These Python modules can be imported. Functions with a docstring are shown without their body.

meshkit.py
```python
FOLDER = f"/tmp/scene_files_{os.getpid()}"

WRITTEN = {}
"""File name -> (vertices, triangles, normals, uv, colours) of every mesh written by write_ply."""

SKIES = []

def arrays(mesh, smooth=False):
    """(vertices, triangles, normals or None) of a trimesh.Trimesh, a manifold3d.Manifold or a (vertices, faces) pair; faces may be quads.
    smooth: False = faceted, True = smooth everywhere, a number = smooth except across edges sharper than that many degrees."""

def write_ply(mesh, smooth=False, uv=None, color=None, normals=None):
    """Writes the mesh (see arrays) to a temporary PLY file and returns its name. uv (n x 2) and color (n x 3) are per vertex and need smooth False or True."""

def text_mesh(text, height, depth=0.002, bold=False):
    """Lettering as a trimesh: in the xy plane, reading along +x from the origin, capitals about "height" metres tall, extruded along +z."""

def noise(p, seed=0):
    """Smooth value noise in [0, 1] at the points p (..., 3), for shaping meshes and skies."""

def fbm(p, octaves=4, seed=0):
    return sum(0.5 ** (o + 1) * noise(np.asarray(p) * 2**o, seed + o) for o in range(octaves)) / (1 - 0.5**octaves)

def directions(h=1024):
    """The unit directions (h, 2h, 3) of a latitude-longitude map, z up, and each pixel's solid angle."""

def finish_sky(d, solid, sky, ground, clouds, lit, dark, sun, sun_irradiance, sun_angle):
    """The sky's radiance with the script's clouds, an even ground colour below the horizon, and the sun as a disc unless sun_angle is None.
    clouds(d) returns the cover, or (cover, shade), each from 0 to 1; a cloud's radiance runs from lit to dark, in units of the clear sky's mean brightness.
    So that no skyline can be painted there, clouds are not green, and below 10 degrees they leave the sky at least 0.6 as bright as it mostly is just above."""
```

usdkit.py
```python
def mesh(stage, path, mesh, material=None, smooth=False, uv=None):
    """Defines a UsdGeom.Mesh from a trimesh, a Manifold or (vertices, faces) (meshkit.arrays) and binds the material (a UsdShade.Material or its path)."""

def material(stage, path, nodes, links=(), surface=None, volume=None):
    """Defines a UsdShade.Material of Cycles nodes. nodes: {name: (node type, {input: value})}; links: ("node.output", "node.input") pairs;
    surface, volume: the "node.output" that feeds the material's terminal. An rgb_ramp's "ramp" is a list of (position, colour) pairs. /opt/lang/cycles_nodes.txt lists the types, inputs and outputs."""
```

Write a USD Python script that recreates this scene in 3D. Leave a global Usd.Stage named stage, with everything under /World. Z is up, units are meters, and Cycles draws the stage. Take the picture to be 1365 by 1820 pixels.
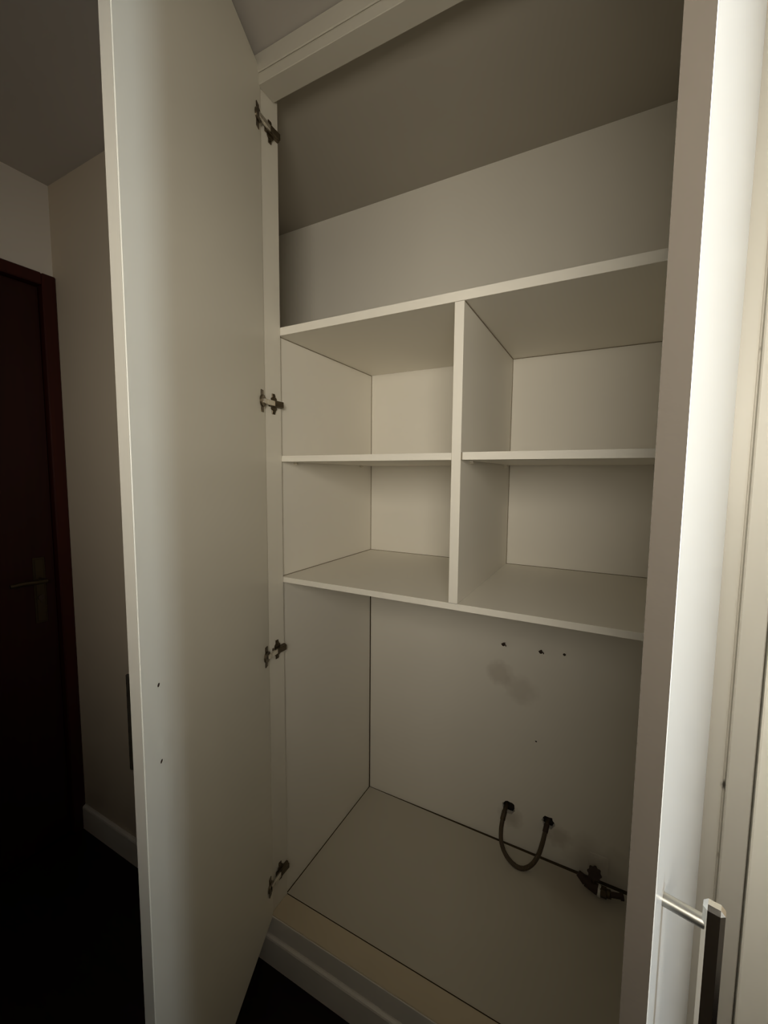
import math, random, numpy as np, trimesh, manifold3d as m3, usdkit
from pxr import Usd, UsdGeom, UsdLux, UsdShade, Gf, Sdf
random.seed(7); np.random.seed(7)
stage = Usd.Stage.CreateInMemory()
UsdGeom.SetStageUpAxis(stage, UsdGeom.Tokens.z); UsdGeom.SetStageMetersPerUnit(stage, 1.0)
UsdGeom.Xform.Define(stage, '/World'); UsdGeom.Scope.Define(stage, '/World/Looks')

# ------------------------------------------------------------------ camera, light, exposure
C = 1.565                                   # height of the lens above the room floor
F_PX, YAW, PITCH, ROLL = 746.73, 0.4907, 0.0871, 0.0082
EXPOSURE = 0.0
def to_world(a, b):                         # direction of an image-plane offset (a right, b up, 1 forward)
    r = a * math.cos(ROLL) - b * math.sin(ROLL); u = a * math.sin(ROLL) + b * math.cos(ROLL)
    d = math.cos(PITCH) + u * math.sin(PITCH); z = -math.sin(PITCH) + u * math.cos(PITCH)
    return np.array([r * math.cos(YAW) - d * math.sin(YAW), r * math.sin(YAW) + d * math.cos(YAW), z])
fwd = to_world(0, 0); right = to_world(1, 0) - fwd; up = to_world(0, 1) - fwd
cam = UsdGeom.Camera.Define(stage, '/World/camera')
M = Gf.Matrix4d(1); M.SetRow(0, Gf.Vec4d(*right, 0)); M.SetRow(1, Gf.Vec4d(*up, 0)); M.SetRow(2, Gf.Vec4d(*(-fwd), 0)); M.SetRow(3, Gf.Vec4d(0, 0, C, 1))
cam.AddTransformOp().Set(M)
cam.CreateHorizontalApertureAttr(36.0); cam.CreateVerticalApertureAttr(48.0); cam.CreateFocalLengthAttr(36.0 * F_PX / 1365)
cam.CreateClippingRangeAttr(Gf.Vec2f(0.01, 100)); cam.CreateExposureAttr(EXPOSURE)

def rect_light(name, centre, size, aim, power, color):
    l = UsdLux.RectLight.Define(stage, '/World/' + name)
    l.CreateWidthAttr(size[0]); l.CreateHeightAttr(size[1]); l.CreateIntensityAttr(power); l.CreateColorAttr(Gf.Vec3f(*color))
    z = -np.array(aim, float); z /= np.linalg.norm(z); x = np.cross([0, 0, 1.0], z); x /= np.linalg.norm(x); y = np.cross(z, x)
    m = Gf.Matrix4d(1); m.SetRow(0, Gf.Vec4d(*x, 0)); m.SetRow(1, Gf.Vec4d(*y, 0)); m.SetRow(2, Gf.Vec4d(*z, 0)); m.SetRow(3, Gf.Vec4d(*centre, 1))
    l.AddTransformOp().Set(m)
LIGHTS = [  # name, centre, (width, height), aim, power, colour: daylight outside the side window, added warm fill behind an unseen opening
    ('side_daylight', (1.425, 0.11, C - .06), (0.20, .90), (-1, 0, 0), 38.0, (0.85, 0.985, 1.10)),
    ('rear_lamplight', (0.20, -.556, C + .23), (.66, .56), (0, 1, 0), 24.0, (1.0, 0.925, 0.79)),
]
for L in LIGHTS: rect_light(*L)

# ------------------------------------------------------------------ materials
def paint(name, color, rough=0.5, tone=0.04, bump=0.05, scale=60.0, spots=()):
    """Painted or laminated surface: slight tonal drift, fine relief, and stains with a place of their own (centre, radius, strength, colour)."""
    n = {'g': ('geometry', {}), 'n1': ('noise_texture', {'scale': 2.3, 'detail': 3.0}), 'n2': ('noise_texture', {'scale': scale, 'detail': 3.0}),
         'c': ('mix_color', {'a': tuple(np.array(color) * (1 - tone)), 'b': tuple(np.minimum(np.array(color) * (1 + tone), 1)), 'blend_type': 'mix'}),
         'b': ('bump', {'strength': bump, 'distance': 0.002}), 'p': ('principled_bsdf', {'roughness': rough, 'specular_ior_level': 0.35})}
    l = [('g.position', 'n1.vector'), ('g.position', 'n2.vector'), ('n1.fac', 'c.fac'), ('n2.fac', 'b.height'), ('b.normal', 'p.normal')]
    out = 'c.result'
    for i, (cen, rad, k, col) in enumerate(spots):
        n[f'd{i}'] = ('vector_math', {'math_type': 'distance', 'vector2': cen})
        n[f'w{i}'] = ('noise_texture', {'scale': 1.6 / rad, 'detail': 3.0})
        n[f'o{i}'] = ('math', {'math_type': 'multiply_add', 'value2': rad * 0.9, 'value3': -rad * 0.45})
        n[f'a{i}'] = ('math', {'math_type': 'add'})
        n[f'r{i}'] = ('map_range', {'from_min': rad, 'from_max': rad * 0.35, 'to_min': 0.0, 'to_max': k, 'clamp': True})
        n[f'm{i}'] = ('mix_color', {'b': col, 'blend_type': 'mix'})
        l += [('g.position', f'd{i}.vector1'), ('g.position', f'w{i}.vector'), (f'w{i}.fac', f'o{i}.value1'), (f'd{i}.value', f'a{i}.value1'), (f'o{i}.value', f'a{i}.value2'),
              (f'a{i}.value', f'r{i}.value'), (f'r{i}.result', f'm{i}.fac'), (out, f'm{i}.a')]
        out = f'm{i}.result'
    l.append((out, 'p.base_color'))
    return usdkit.material(stage, '/World/Looks/' + name, n, l, surface='p.BSDF')
def metal(name, color, rough=0.3, metallic=1.0):
    return usdkit.material(stage, '/World/Looks/' + name, {'p': ('principled_bsdf', {'base_color': color, 'metallic': metallic, 'roughness': rough})}, [], surface='p.BSDF')
def wood(name, dark, light, axis_scale):
    n = {'g': ('geometry', {}), 'mp': ('mapping', {'scale': axis_scale}), 'n': ('noise_texture', {'scale': 1.0, 'detail': 6.0, 'distortion': 1.2}),
         'r': ('rgb_ramp', {'ramp': [(0.25, dark), (0.75, light)]}), 'b': ('bump', {'strength': 0.1, 'distance': 0.002}), 'p': ('principled_bsdf', {'roughness': 0.45, 'specular_ior_level': 0.3})}
    return usdkit.material(stage, '/World/Looks/' + name, n, [('g.position', 'mp.vector'), ('mp.vector', 'n.vector'), ('n.fac', 'r.fac'), ('r.color', 'p.base_color'), ('n.fac', 'b.height'), ('b.normal', 'p.normal')], surface='p.BSDF')
MT = {}
GRIME = (0.30, 0.23, 0.15)
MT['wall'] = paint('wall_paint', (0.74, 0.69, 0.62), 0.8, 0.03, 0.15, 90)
MT['dark_wall'] = paint('dark_wall_paint', (0.10, 0.08, 0.06), 0.8, 0.05, 0.1, 90)  # unseen wall, made dark to keep bounced light low
MT['beige_wall'] = paint('beige_wall_paint', (0.72, 0.625, 0.49), 0.8, 0.03, 0.15, 90)
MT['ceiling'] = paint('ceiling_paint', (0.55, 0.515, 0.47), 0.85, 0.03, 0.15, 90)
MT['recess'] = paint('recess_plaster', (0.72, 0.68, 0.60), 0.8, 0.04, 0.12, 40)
MT['recess_lid'] = paint('shaded_lid_plaster', (0.46, 0.425, 0.36), 0.85, 0.05, 0.12, 40)  # recess plaster darkened to stand for shade under the ceiling
MT['seam'] = paint('dark_seam', (0.06, 0.042, 0.018), 0.9, 0.3, 0.2, 200)
MT['joint'] = paint('shadow_gap_joint', (0.30, 0.26, 0.19), 0.8, 0.2, 0.2, 200)  # corner strips coloured to draw the shadow gaps between boards
MT['laminate'] = paint('cream_laminate', (0.85, 0.81, 0.72), 0.45, 0.02, 0.03, 120)
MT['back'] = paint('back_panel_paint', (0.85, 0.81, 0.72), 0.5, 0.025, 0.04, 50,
    [((-0.33, 1.562, C - 0.745), 0.06, 0.30, GRIME), ((-0.25, 1.562, C - 0.79), 0.065, 0.22, GRIME), ((0.02, 1.562, C - 1.37), 0.11, 0.35, GRIME), ((-0.27, 1.562, C - 1.30), 0.05, 0.35, GRIME), ((-0.10, 1.562, C - 1.31), 0.05, 0.35, GRIME)])
MT['edge'] = paint('edge_banding', (0.86, 0.82, 0.73), 0.45, 0.02, 0.02, 120)
MT['floor_panel'] = paint('floor_panel_paint', (0.58, 0.54, 0.45), 0.5, 0.03, 0.04, 60, [((-0.05, 1.50, C - 1.412), 0.14, 0.35, GRIME)])  # dirtier than the walls, and darkened further for missing floor shade
MT['door'] = paint('door_paint', (0.87, 0.835, 0.73), 0.35, 0.015, 0.03, 140)
MT['shaded_edge'] = paint('shaded_edge_paint', (0.125, 0.108, 0.09), 0.8, 0.10, 0.2, 70)  # dark tone stands for shade falling on the right door edge
MT['outer'] = paint('white_door_paint', (0.87, 0.88, 0.87), 0.3, 0.015, 0.03, 140)
MT['door_band'] = paint('darkened_edge_band', (0.60, 0.565, 0.49), 0.45, 0.02, 0.03, 120)  # darker strip tones down the lamp on the left door edge
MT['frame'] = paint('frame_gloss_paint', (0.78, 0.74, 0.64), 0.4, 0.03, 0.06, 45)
MT['header'] = paint('shaded_frame_paint', (0.60, 0.565, 0.48), 0.5, 0.03, 0.06, 45)  # frame paint darkened to put shade into the header
MT['rail'] = paint('worn_rail_paint', (0.62, 0.53, 0.38), 0.5, 0.08, 0.06, 45)
MT['trim'] = paint('trim_paint', (0.54, 0.51, 0.44), 0.4, 0.03, 0.08, 30,
    [((0.207, 0.912, C - 0.545), 0.012, 0.9, (0.03, 0.02, 0.01)), ((0.192, 0.92, C - 0.54), 0.010, 0.5, (0.25, 0.2, 0.1)), ((0.203, 0.915, C + 0.21), 0.009, 0.7, (0.12, 0.1, 0.06)), ((0.185, 0.92, C + 0.21), 0.010, 0.4, (0.25, 0.2, 0.1)), ((0.216, 0.912, C - 0.40), 0.007, 0.5, (0.3, 0.24, 0.15)), ((0.206, 0.912, C - 0.68), 0.008, 0.5, (0.2, 0.16, 0.1))])
MT['skirting'] = paint('skirting_paint', (0.86, 0.82, 0.75), 0.5, 0.04, 0.05, 40)
MT['void'] = paint('bare_masonry', (0.05, 0.04, 0.03), 0.9, 0.2, 0.3, 60)
MT['redwood'] = wood('dark_red_wood', (0.018, 0.002, 0.001), (0.03, 0.004, 0.002), (25, 25, 1.5))
MT['redwood_frame'] = wood('red_wood_frame', (0.032, 0.004, 0.002), (0.05, 0.007, 0.003), (25, 25, 1.5))
MT['slat'] = paint('light_cut_slat_paint', (0.20, 0.185, 0.16), 0.7, 0.02, 0.02)  # for the added slats that hold back steep light
MT['floor'] = wood('dark_floor_wood', (0.006, 0.0015, 0.001), (0.014, 0.004, 0.003), (2, 22, 10))
MT['nickel'] = metal('nickel_plate', (0.82, 0.78, 0.70), 0.36)
MT['dark_nickel'] = metal('tarnished_nickel', (0.16, 0.13, 0.09), 0.38)
MT['chrome'] = metal('chrome', (0.80, 0.79, 0.76), 0.16)
MT['steel'] = metal('brushed_steel', (0.55, 0.54, 0.50), 0.35)
MT['old_brass'] = metal('old_brass', (0.10, 0.075, 0.045), 0.45)
MT['rust'] = paint('rusty_iron', (0.05, 0.03, 0.02), 0.7, 0.3, 0.3, 200)
MT['white_plastic'] = paint('white_plastic', (0.7, 0.68, 0.6), 0.4, 0.02, 0.02)
MT['hose'] = usdkit.material(stage, '/World/Looks/braided_hose', {'g': ('geometry', {}), 'w': ('wave_texture', {'scale': 90.0, 'distortion': 2.0, 'bands_direction': 'diagonal'}),
    'r': ('rgb_ramp', {'ramp': [(0.2, (0.05, 0.035, 0.02)), (0.8, (0.16, 0.115, 0.07))]}), 'b': ('bump', {'strength': 0.5, 'distance': 0.002}), 'p': ('principled_bsdf', {'roughness': 0.5, 'metallic': 0.4})},
    [('g.position', 'w.vector'), ('w.fac', 'r.fac'), ('r.color', 'p.base_color'), ('w.fac', 'b.height'), ('b.normal', 'p.normal')], surface='p.BSDF')
MT['glass'] = usdkit.material(stage, '/World/Looks/window_glass', {'t': ('transparent_bsdf', {}), 'g': ('glossy_bsdf', {'roughness': 0.02}), 'm': ('mix_closure', {'fac': 0.05})},
    [('t.BSDF', 'm.closure1'), ('g.BSDF', 'm.closure2')], surface='m.closure')

# ------------------------------------------------------------------ helpers
used = {}
def path_for(name, parent):
    base = (parent.GetPath().pathString if parent else '/World') + '/' + name
    n = used.get(base, -1) + 1; used[base] = n
    return base if n == 0 else f'{base}_{n:03d}'
def tag(o, label=None, cat=None, group=None, kind=None):
    for k, v in (('label', label), ('category', cat), ('group', group), ('kind', kind)):
        if v: o.SetCustomDataByKey(k, v)
    return o
BASE = {}
def thing(name, loc, label=None, cat=None, kind=None, group=None):
    x = UsdGeom.Xform.Define(stage, path_for(name, None)); x.AddTranslateOp().Set(Gf.Vec3d(*map(float, loc)))
    BASE[x.GetPath().pathString] = np.array(loc, float)
    return tag(x.GetPrim(), label, cat, group, kind)
def root_of(prim):
    p = prim.GetPath()
    while p.GetParentPath().pathString != '/World': p = p.GetParentPath()
    return BASE.get(p.pathString, np.zeros(3))
def arr(mesh):
    if hasattr(mesh, 'to_mesh'):
        q = mesh.to_mesh(); return trimesh.Trimesh(np.array(q.vert_properties[:, :3]), np.array(q.tri_verts), process=False)
    return mesh
def obj(name, mesh, mat, parent=None, label=None, smooth=False):
    mesh = arr(mesh)
    v = np.array(mesh.vertices) - (root_of(parent) if parent else 0)
    return tag(usdkit.mesh(stage, path_for(name, parent), (v, np.array(mesh.faces)), MT[mat], smooth=smooth).GetPrim(), label)
def struct(name, mesh, mat, label=None, smooth=False):
    return tag(obj(name, mesh, mat, None, label, smooth), kind='structure')
def join(*ms): return trimesh.util.concatenate([arr(m) for m in ms])
def bx(x0, x1, y0, y1, z0, z1, r=0.0):
    """Box between world limits with all edges chamfered by r; z is given relative to the lens height."""
    z0 += C; z1 += C
    if r <= 0:
        return trimesh.creation.box(bounds=[[x0, y0, z0], [x1, y1, z1]])
    pts = []
    for sx, x in ((1, x0), (-1, x1)):
        for sy, y in ((1, y0), (-1, y1)):
            for sz, z in ((1, z0), (-1, z1)):
                pts += [(x + sx * r, y + sy * r, z), (x + sx * r, y, z + sz * r), (x, y + sy * r, z + sz * r)]
    return trimesh.convex.convex_hull(np.array(pts))
def obox(o, ex, ey, l0, l1, w0, w1, z0, z1, r=0.0):
    """Box in a turned frame: origin o (x, y), unit axes ex and ey in plan, limits along each; z relative to the lens."""
    m = bx(l0, l1, w0, w1, z0, z1, r); v = np.array(m.vertices)
    m.vertices = np.stack([o[0] + v[:, 0] * ex[0] + v[:, 1] * ey[0], o[1] + v[:, 0] * ex[1] + v[:, 1] * ey[1], v[:, 2]], 1)
    if ex[0] * ey[1] - ex[1] * ey[0] < 0: m.invert()
    return m
def man(mesh): return m3.Manifold(m3.Mesh(np.asarray(mesh.vertices, np.float32), np.asarray(mesh.faces, np.uint32)))
def cyl(p, q, r, n=24, r2=None):
    """Solid cylinder or cone between two world points."""
    p, q = np.array(p, float), np.array(q, float); d = q - p; L = np.linalg.norm(d); d /= L
    a = np.cross(d, [0, 0, 1.0] if abs(d[2]) < .9 else [1.0, 0, 0]); a /= np.linalg.norm(a); b = np.cross(d, a)
    t = np.linspace(0, 2 * np.pi, n, endpoint=False); ring = np.cos(t)[:, None] * a + np.sin(t)[:, None] * b
    return trimesh.convex.convex_hull(np.vstack([p + ring * r, q + ring * (r if r2 is None else r2)]))
def tube(points, r, n=12, steps=8):
    """Smooth tube through world points (Catmull-Rom)."""
    P = np.array(points, float); P = np.vstack([2 * P[0] - P[1], P, 2 * P[-1] - P[-2]]); path = []
    for i in range(1, len(P) - 2):
        for t in np.linspace(0, 1, steps, endpoint=False):
            a, b, c, d = P[i - 1:i + 3]; path.append(.5 * (2 * b + (c - a) * t + (2 * a - 5 * b + 4 * c - d) * t * t + (3 * b - a - 3 * c + d) * t ** 3))
    path.append(P[-2]); path = np.array(path); rings = []; ref = np.array([0.3, 0.8, 0.5])
    for i, p in enumerate(path):
        d = path[min(i + 1, len(path) - 1)] - path[max(i - 1, 0)]; d /= np.linalg.norm(d)
        a = ref - d * (ref @ d); a /= np.linalg.norm(a); ref = a; b = np.cross(d, a)
        t = np.linspace(0, 2 * np.pi, n, endpoint=False); rings.append(p + r * (np.cos(t)[:, None] * a + np.sin(t)[:, None] * b))
    v = np.vstack(rings + [path[:1], path[-1:]]); f = []; k = len(path)
    for i in range(k - 1):
        for j in range(n):
            a, b, c, d = i * n + j, i * n + (j + 1) % n, (i + 1) * n + (j + 1) % n, (i + 1) * n + j; f += [[a, b, c], [a, c, d]]
    for j in range(n): f += [[k * n, (j + 1) % n, j], [k * n + 1, (k - 1) * n + j, (k - 1) * n + (j + 1) % n]]
    m = trimesh.Trimesh(v, f, process=False); m.fix_normals(); return m
def W(x, y, z): return np.array([x, y, z + C])          # world point from a height relative to the lens

# ------------------------------------------------------------------ the room
XL, XR, YB, YF = -1.995, 1.25, 0.917, -.50             # left wall, right wall, wall holding the closet, wall behind the lens
CEIL, FLOOR = 1.1175, -C
YK = 1.75                                               # outside of the recess behind the closet
struct('floor', bx(XL - .1, XR + .2, YF - .2, YK, FLOOR - .1, FLOOR), 'floor', 'very dark red-brown wooden floor')
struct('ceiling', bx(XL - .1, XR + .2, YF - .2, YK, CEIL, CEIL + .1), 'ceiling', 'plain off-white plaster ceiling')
DZ, DY0, DY1 = 0.77, 0.0, 0.917                         # outer limits of the left wall's door frame
struct('wall_left', join(bx(XL - .1, XL, YF - .1, DY0, FLOOR, CEIL), bx(XL - .1, XL, DY0, YK, DZ, CEIL), bx(XL - .1, XL, DY1, YK, FLOOR, DZ), bx(XL - .1, XL - .07, DY0, DY1, FLOOR, DZ)), 'wall', 'off-white wall around the dark red wooden door')
struct('wall_back', join(bx(XL, -.945, YB, YB + .10, FLOOR, CEIL), bx(.46, XR, YB, YB + .10, FLOOR, CEIL)), 'beige_wall', 'dim beige wall running on from the closet front')
WIN_R = [(.02, .20, -.48, .36)]                         # openings in the right wall: y0, y1, z0, z1
FILL_F = [(-.12, .52, -.04, .50)]                          # added opening for the fill light, behind the lens: x0, x1, z0, z1
TW, TF = .16, .05
wr = man(bx(XR, XR + TW, YF - TW, YK, FLOOR, CEIL))
for a, b, c, d in WIN_R: wr -= man(bx(XR - .1, XR + TW + .1, a, b, c, d))
struct('wall_right', wr, 'wall', 'off-white wall with the window')
wf = man(bx(XL, XR, YF - TF, YF, FLOOR, CEIL))
for a, b, c, d in FILL_F: wf -= man(bx(a, b, YF - TF - .1, YF + .1, c, d))
struct('wall_front', wf, 'dark_wall', 'dark wall behind the viewer')
# skirting along the back wall: board with a rounded top
def skirting(x0, x1, yface, z1, t=.014):
    prof = [(0, 0), (-t, 0), (-t, .090), (-t * .85, .0945), (-t * .4, .0975), (0, .098)]
    from shapely.geometry import Polygon
    h = z1 - FLOOR
    e = trimesh.creation.extrude_polygon(Polygon([(a, b * h / .098) for a, b in prof]), x1 - x0)
    v = np.array(e.vertices); e.vertices = np.stack([x0 + v[:, 2], yface + v[:, 0], v[:, 1]], 1); e.fix_normals(); return e
struct('baseboard_back', skirting(XL, -.945, YB, -1.458), 'skirting', 'painted skirting board along the dim wall left of the closet')

# wooden door in the left wall
d1 = thing('door_1', (XL, .45, 0), 'dark red wooden room door with a long handle plate at far left', None, 'structure')
obj('door_frame', bx(XL - .06, XL + .022, DY1 - .048, DY1, FLOOR, DZ, .004), 'redwood_frame', d1)
obj('door_frame', bx(XL - .06, XL + .022, DY0, DY0 + .048, FLOOR, DZ, .004), 'redwood_frame', d1)
obj('door_frame', bx(XL - .06, XL + .022, DY0 + .048, DY1 - .048, DZ - .045, DZ, .004), 'redwood_frame', d1)
obj('door_leaf', join(bx(XL - .045, XL - .005, DY0 + .051, DY1 - .051, FLOOR + .008, DZ - .049, .003)), 'redwood', d1)
hx = XL - .005
hn = obj('handle_plate', join(bx(hx, hx + .004, .789, .831, -.605, -.338, .0018), bx(hx + .004, hx + .007, .795, .825, -.598, -.345, .0015)), 'old_brass', d1, 'long tarnished metal handle plate', 30)
obj('lever', join(cyl(W(hx, .81, -.428), W(hx + .05, .81, -.428), .009), tube([W(hx + .05, .815, -.428), W(hx + .052, .78, -.427), W(hx + .05, .74, -.425), W(hx + .046, .70, -.428)], .0085)), 'old_brass', hn, 'dark metal lever', 30)
obj('keyhole', join(cyl(W(hx + .006, .81, -.50), W(hx + .011, .81, -.50), .011), bx(hx + .006, hx + .0085, .807, .813, -.522, -.495)), 'rust', hn)

# side window, and an added unseen opening for warm fill
def window(name, axis, at, a0, a1, z0, z1, label, depth, tilt=0.0):
    w = thing(name, ((at, (a0 + a1) / 2, 0) if axis == 'x' else ((a0 + a1) / 2, at, 0)), label, None, 'structure')
    def b(p, q, r0, r1, s, t): return bx(r0, r1, p, q, s, t) if axis == 'x' else bx(p, q, r0, r1, s, t)
    s = 1 if at > 0 else -1; r = sorted((at + s * .01, at + s * .035)); f = .018
    obj('window_frame', join(b(a0, a0 + f, *r, z0, z1), b(a1 - f, a1, *r, z0, z1), b(a0 + f, a1 - f, *r, z0, z0 + f), b(a0 + f, a1 - f, *r, z1 - f, z1)), 'skirting', w)
    r = sorted((at + s * .02, at + s * .024))
    obj('pane', b(a0 + f, a1 - f, *r, z0 + f, z1 - f), 'glass', w)
    r = sorted((at + s * .006, at - s * depth)); n = int((z1 - z0) / .032)            # added slats on the room side, cutting steep light
    for k in range(n + 1):
        z = z0 + .004 + (z1 - z0 - .008) * k / n
        sl = b(a0 + .004, a1 - .004, *r, z - .0008, z + .0008); v = np.array(sl.vertices); q = v[:, 0 if axis == 'x' else 1]
        v[:, 2] += tilt * (np.abs(q - at - s * .006) / (depth + .006)); sl.vertices = v          # room-side edge raised
        obj('light_cut_slat', sl, 'slat', w)
for i, (a, b, c, d) in enumerate(WIN_R): window(f'window_{i+1}', 'x', XR + TW - .05, a, b, c, d, 'bright side window in the right wall with added light-cutting slats', .018, .008)
for i, (a, b, c, d) in enumerate(FILL_F): window(f'window_{i+1+len(WIN_R)}', 'y', YF - .01, a, b, c, d, 'added unseen opening with slats, for warm fill behind the viewer', .020)  # added to carry the warm fill; slats shape its spread

# ------------------------------------------------------------------ the built-in closet
XJ, XP, XJR, XPR = -.888, -.8986, .165, .175            # left jamb and side panel, right jamb and side panel
YJ, YS, YBK = .917, .9966, 1.5619                       # frame front, shelf fronts, back panel
T = .018
FL = -1.412
wd = thing('built_in_closet', (-.36, YJ, 0), 'cream built-in closet with shelves above and an empty space below, both doors open', 'closet')
R = .0015
# frame: jambs, header, rail, trims
obj('jamb', bx(-.945, XJ, YJ, YS - .0008, -1.47, CEIL, R), 'frame', wd)
obj('jamb', bx(XJR, .2045, YJ - .0115, YS - .012, -1.47, CEIL, R), 'trim', wd)
obj('trim_fillet', bx(.2043, .2074, YJ - .0075, YJ + .03, FLOOR, CEIL), 'trim', wd)
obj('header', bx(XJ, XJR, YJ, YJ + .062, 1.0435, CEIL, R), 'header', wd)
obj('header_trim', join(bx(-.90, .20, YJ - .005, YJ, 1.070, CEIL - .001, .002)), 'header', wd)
obj('bottom_rail', bx(XJ, XJR, YJ, YS - .005, -1.475, -1.400, R), 'rail', wd, 'yellowed worn rail along the closet floor')
obj('rail_face', bx(-.945, .2045, YJ - .003, YJ, -1.466, -1.4015, .001), 'skirting', wd)
obj('skirting', skirting(-.945, .2045, YJ, -1.468, .013), 'skirting', wd)
obj('trim_board', bx(.2072, .2432, YJ - .018, YJ + .03, FLOOR, CEIL, .002), 'trim', wd, 'cream casing board beside the right door')
obj('trim_board', bx(.2462, .46, YJ - .022, YJ + .03, FLOOR, CEIL, .002), 'door', wd, 'pale outer panel at the right edge')
# side, back, floor, recess
obj('side_panel', bx(XP - T, XP, YS, YBK - .002, -1.47, .4130), 'laminate', wd)
obj('side_panel', bx(XPR, XPR + T, YS, YBK - .002, -1.47, 1.093), 'laminate', wd)
bp = man(bx(-1.62, XPR + T, YBK, YBK + .018, -1.47, 1.093))
rng = np.random.default_rng(3)
def rough_hole(x, z, r, jag):
    t = np.linspace(0, 2 * np.pi, 18, endpoint=False); rr = r * (1 + jag * (rng.random(18) - .5))
    ring = np.stack([x + rr * np.cos(t), np.zeros(18), z + C + rr * np.sin(t)], 1); v = np.vstack([ring + [0, YBK - .02, 0], ring + [0, YBK + .04, 0], [[x, YBK - .02, z + C], [x, YBK + .04, z + C]]])
    f = []
    for i in range(18):
        j = (i + 1) % 18; f += [[i, j, 18 + j], [i, 18 + j, 18 + i], [36, j, i], [37, 18 + i, 18 + j]]
    m = trimesh.Trimesh(v, f, process=False); m.fix_normals(); return man(m)
for x, z, r, jag in ((-.281, -1.266, .0245, .25), (-.138, -1.269, .0225, .3), (-.110, -.624, .0048, .3), (-.192, -.972, .0032, .5), (-.317, -.624, .0035, .5)):
    bp -= rough_hole(x, z, r, jag)
bk = obj('back_panel', bp, 'back', wd)
for x, z, r in ((-.110, -.624, .0050), (-.192, -.972, .0034)): obj('hole_shade_disc', cyl(W(x, YBK + .0012, z), W(x, YBK + .012, z), r * 1.15, 12), 'void', bk)  # dark discs put the shade into the small holes
for x, z in ((-.319, -.6245), (-.187, -.6255)):
    obj('screw', join(cyl(W(x, YBK + .004, z), W(x, YBK - .012, z), .0035), cyl(W(x, YBK - .010, z), W(x, YBK - .0135, z), .006), tube([W(x - .007, YBK - .012, z + .001), W(x, YBK - .014, z + .002), W(x + .008, YBK - .012, z - .001), W(x + .009, YBK - .010, z - .006)], .0018, 8, 4)), 'rust', bk)
obj('masonry', join(bx(-1.64, .30, YBK + .060, YBK + .075, FLOOR, CEIL), bx(XP, XPR, YS - .005, YBK + .06, FLOOR, -1.472)), 'void', wd)
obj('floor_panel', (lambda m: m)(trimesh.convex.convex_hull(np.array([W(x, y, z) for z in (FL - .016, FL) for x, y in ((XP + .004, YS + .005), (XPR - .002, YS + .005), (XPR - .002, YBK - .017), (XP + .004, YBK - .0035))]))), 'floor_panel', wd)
obj('recess_panel', join(bx(-1.62, XP - T, YJ + .10, YBK, .396, .4138), bx(-1.64, -1.62, YJ + .10, YBK + .018, .38, 1.11), bx(-1.62, -.945, YJ + .10, YJ + .115, .396, 1.093)), 'recess', wd, 'plain cream walls and lid of the top recess')
obj('recess_lid', bx(-1.62, XPR + T, YJ + .064, YBK + .018, 1.093, 1.11), 'recess_lid', wd, 'lid of the top recess, plaster darkened for shade')
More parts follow.
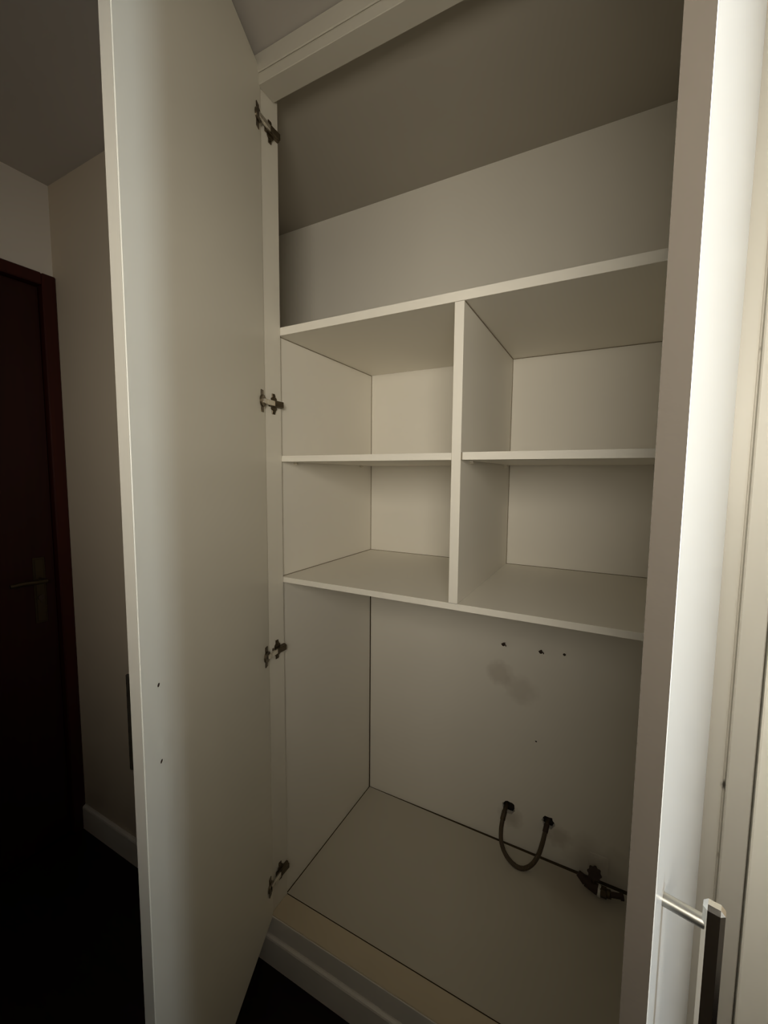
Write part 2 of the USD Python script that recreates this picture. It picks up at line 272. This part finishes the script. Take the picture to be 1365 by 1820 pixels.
# shelves
TB, TT, MB, MTP, BB, BT = .4138, .4370, .0390, .0567, -.3373, -.3207
XD0, XD1 = -.3452, -.3217
def board(name, x0, x1, y0, y1, z0, z1, label=None):
    s = obj(name, bx(x0, x1, y0 + .0012, y1, z0, z1), 'laminate', wd, label)
    obj('edge_band', bx(x0, x1, y0, y0 + .0012, z0, z1, .0004), 'edge', s); return s
board('shelf', XP - T, XPR - .0005, YS, YBK - .002, TB, TT, 'full-width shelf under the top recess')
board('shelf', XP + .001, XPR - .001, YS, YBK - .0015, BB, BT, 'full-width shelf at the bottom of the pigeonholes')
board('divider', XD0, XD1, YS - .001, YBK - .001, BT + .0005, TB - .0012, 'upright board between the pigeonholes')
sl = board('shelf', XP + .0015, XD0 - .0008, YS, YBK - .003, MB, MTP, 'middle shelf of the left pigeonholes')
sr = board('shelf', XD1 + .004, XPR - .001, YS - .001, YBK - .003, MB, MTP + .001, 'middle shelf of the right pigeonholes')
# seams: grimy gaps at the floor, painted shadow gaps in the pigeonholes
FX0, FX1 = XP + .004, XPR - .002
def seam(m, mat='seam'): obj('seam', m, mat, wd)
seam(trimesh.convex.convex_hull(np.array([W(x, y, z) for z in (FL - .006, FL - .0008) for x, y in ((FX0, YBK - .0036), (FX0, YBK), (FX1, YBK), (FX1, YBK - .0172))])))
seam(bx(XP, XP + .0042, YS, YBK, FL - .006, FL - .0008)); seam(bx(XP, XPR, YS - .0055, YS + .0052, FL - .006, FL + .0003))
seam(bx(XP, XP + .003, YBK - .003, YBK, FL, BB - .001)); seam(bx(XP, XP + .002, YBK - .002, YBK, BT, MB), 'joint'); seam(bx(XP, XP + .002, YBK - .002, YBK, MTP, TB), 'joint')
seam(bx(XP, XP + .002, YS + .004, YBK, TB - .0022, TB - .0002), 'joint'); seam(bx(XP, XP + .002, YS + .004, YBK, BT, BT + .002), 'joint')
seam(bx(XD1, XD1 + .002, YS + .004, YBK, TB - .0022, TB - .0002), 'joint'); seam(bx(XD1, XD1 + .002, YBK - .002, YBK, BT, TB), 'joint')
seam(bx(XD1, XPR, YBK - .002, YBK, TB - .0022, TB - .0002), 'joint'); seam(bx(XD1, XPR, YBK - .002, YBK, BT, BT + .0018), 'joint'); seam(bx(XP, XD0, YBK - .002, YBK, BT, BT + .0018), 'joint')
seam(bx(XD0, XD1, YS - .0005, YS + .001, BT, BT + .0016), 'seam'); seam(bx(XD1, XD1 + .0038, YS, YS + .05, MB, MTP), 'joint')
def peg(x, y, s, par): obj('shelf_peg', join(cyl(W(x, y, MB - .004), W(x + s * .012, y, MB - .004), .0035, 10), bx(min(x, x + s * .012), max(x, x + s * .012), y - .006, y + .006, MB - .0025, MB - .0005)), 'nickel', par)
for y in (YS + .07, YBK - .09):
    peg(XP, y, 1, sl); peg(XD0, y, -1, sl); peg(XD1, y, 1, sr); peg(XPR, y, -1, sr)

# ------------------------------------------------------------------ the doors
def door(name_label, hinge, ang, width, side, t, hinge_zs, handle_z, jamb_x, jamb_side):
    """side=+1: left door (inner face towards +x); -1: right door. hinge = plan position of the hinge edge on the reference face."""
    d = np.array([math.sin(ang), -math.cos(ang)]); n = np.array([math.cos(ang), math.sin(ang)])      # along the leaf, and to its right-hand side
    body = man(obox(hinge, d, n, 0, width, -t, 0, -1.41, 1.09, .0012))
    P = lambda s, w, z: np.array([hinge[0] + s * d[0] + w * n[0], hinge[1] + s * d[1] + w * n[1], z + C])
    hs = width - .046
    inner = 0 if side > 0 else -t; outer = -t if side > 0 else 0; out = -1 if side > 0 else 1
    for z in handle_z:
        body -= man(cyl(P(hs, inner - out * .002, z), P(hs, inner + out * .010, z), .0040, 14))
    leaf = obj('door', body, 'door' if side > 0 else 'outer', wd, name_label)
    if side > 0: obj('edge_band', obox(hinge, d, n, width, width + .0008, -t + .0006, -.0012, -1.409, 1.089), 'door_band', leaf)
    if side < 0: obj('shaded_edge', obox(hinge, d, n, width, width + .0010, -t + .0004, -.0004, -1.409, 1.089), 'shaded_edge', leaf, 'worn free edge of the right door, colour darkened for shade')
    for z in handle_z: obj('screw', cyl(P(hs, inner + out * .0012, z), P(hs, inner + out * .006, z), .0041, 14), 'rust', leaf, 'dark disc for the shade inside a handle fixing hole')  # dark disc gives each handle hole its inner shade
    # handle on the outer face: two posts and a flat bar
    h = obj('handle', obox(hinge, d, n, hs - .006, hs + .006, *sorted((outer + out * .026, outer + out * .040)), handle_z[1] - .019, handle_z[0] + .019, .003), 'chrome', leaf, 'flat chrome bar handle', 30)
    for z in handle_z:
        obj('handle_post', cyl(P(hs, outer, z), P(hs, outer + out * .028, z), .0052), 'steel', leaf, None, 40)
    # concealed hinges: plate with cup on the inner face, cranked arm, cross-shaped plate on the jamb
    io = -out
    for z in hinge_zs:
        obj('hinge_cup', join(obox(hinge, d, n, .016, .032, *sorted((inner, inner + io * .0025)), z - .031, z + .031, .0008), cyl(P(.024, inner, z), P(.024, inner + io * .006, z), .0165)), 'dark_nickel', leaf, None, 30)
        a = P(.024, inner + io * .007, z); j = jamb_side
        b = np.array([jamb_x + j * .016, hinge[1] - .004, z + C]); c = np.array([jamb_x + j * .010, hinge[1] + .030, z + C]); e = np.array([jamb_x + j * .010, hinge[1] + .062, z + C])
        def seg(p, q, hw, ht):
            dd = (q - p)[:2]; L = np.linalg.norm(dd); dd = dd / L
            return obox(p[:2], dd, np.array([-dd[1], dd[0]]), -.003, L + .003, -ht, ht, z - hw, z + hw, .001)
        obj('hinge_arm', join(seg(a, b, .0065, .0028), seg(b, c, .0072, .0035)), 'nickel', leaf, None, 30)
        jx = sorted((jamb_x, jamb_x + j * .003)); jy = hinge[1]
        pl = join(seg(c, e, .0085, .0055), bx(*jx, jy + .030, jy + .042, z - .030, z + .030, .0008), bx(*sorted((jamb_x, jamb_x + j * .009)), jy + .016, jy + .068, z - .0095, z + .0095, .001), bx(*sorted((jamb_x, jamb_x + j * .006)), jy + .024, jy + .048, z - .019, z + .019, .004),
                  cyl(np.array([jamb_x, jy + .036, z + .022 + C]), np.array([jamb_x + j * .0055, jy + .036, z + .022 + C]), .0045, 12), cyl(np.array([jamb_x, jy + .036, z - .022 + C]), np.array([jamb_x + j * .0055, jy + .036, z - .022 + C]), .0045, 12))
        obj('hinge_plate', pl, 'dark_nickel', leaf, None, 30)
    return leaf
door('left door, wide open, plain inner face towards the shelves', np.array([-.885, .9245]), math.radians(22.5), .567, 1, .020, (.955, .207, -.542, -1.288), (-.373, -.516), XJ, 1)
aR = math.atan2(-.1325, .55)
door('right door seen nearly edge-on, bright outer face', np.array([.178, .900]), aR, .566, -1, .0185, (.955, .207, -.542, -1.288), (-.350, -.493), XJR, -1)

# ------------------------------------------------------------------ pipework left in the closet
hs = thing('water_hose', (-.21, 1.47, FL + C), 'short braided flexible hose looped between two ragged holes in the closet back', 'hose')
pts = [W(-.293, 1.590, -1.276), W(-.2935, 1.565, -1.279), W(-.295, 1.547, -1.287), W(-.297, 1.535, -1.305), W(-.2985, 1.521, -1.335), W(-.292, 1.502, -1.368), W(-.270, 1.482, -1.392), W(-.236, 1.468, -1.4035),
       W(-.206, 1.468, -1.4025), W(-.180, 1.482, -1.388), W(-.161, 1.503, -1.360), W(-.151, 1.525, -1.325), W(-.1455, 1.541, -1.295), W(-.142, 1.560, -1.277), W(-.140, 1.585, -1.272)]
obj('hose_tube', tube(pts, .0078, 12, 8), 'hose', hs, None, True)
obj('hose_end', cyl((pts[1] + pts[2]) / 2, pts[3], .0094, 16), 'old_brass', hs, None, 30)
obj('hose_end', cyl(pts[-2], pts[-3], .0094, 16), 'rust', hs, None, 30)
vv = thing('stop_valve', (.04, 1.50, FL + C), 'old dark stop valve on a pipe stub at the back of the closet floor', 'valve')
obj('pipe', join(cyl(W(-0.030, 1.512, -1.372), W(-0.006, 1.506, -1.385), .010, 20, .0155), cyl(W(-0.006, 1.506, -1.385), W(0.033, 1.497, -1.392), .0165)), 'rust', vv, None, 30)
obj('ring', cyl(W(0.033, 1.497, -1.392), W(0.041, 1.496, -1.392), .0178), 'white_plastic', vv, 'pale plastic ring', 30)
obj('nut', join(cyl(W(0.041, 1.496, -1.390), W(0.058, 1.494, -1.388), .017, 6), cyl(W(0.058, 1.494, -1.388), W(0.070, 1.493, -1.385), .013)), 'old_brass', vv)
obj('pipe_stub', join(cyl(W(0.070, 1.493, -1.385), W(0.098, 1.492, -1.376), .0085), cyl(W(0.098, 1.492, -1.376), W(0.106, 1.492, -1.373), .0115)), 'rust', vv, None, 30)
kn = W(0.020, 1.500, -1.340); ax = np.array([-.1, -.75, .65]); ax /= np.linalg.norm(ax)
obj('valve_stem', cyl(W(0.018, 1.50, -1.385), kn, .007), 'old_brass', vv)
kb = [cyl(kn, kn + ax * .012, .019, 28)]
u = np.cross(ax, [0, 0, 1.0]); u /= np.linalg.norm(u); w2 = np.cross(ax, u)
for k in range(8):
    q = kn + .0175 * (math.cos(k * math.pi / 4) * u + math.sin(k * math.pi / 4) * w2); kb.append(cyl(q, q + ax * .013, .005, 10))
obj('valve_knob', join(*kb, cyl(kn + ax * .012, kn + ax * .0155, .007)), 'rust', vv, None, 30)
tag(obj('cover_plate', join(bx(.000, .062, YBK - .004, YBK, -1.385, -1.318, .0015), bx(.016, .050, YBK - .0065, YBK - .004, -1.352, -1.328, .0008)), 'back'), 'small square cover plate on the closet back behind the stop valve', 'cover plate')
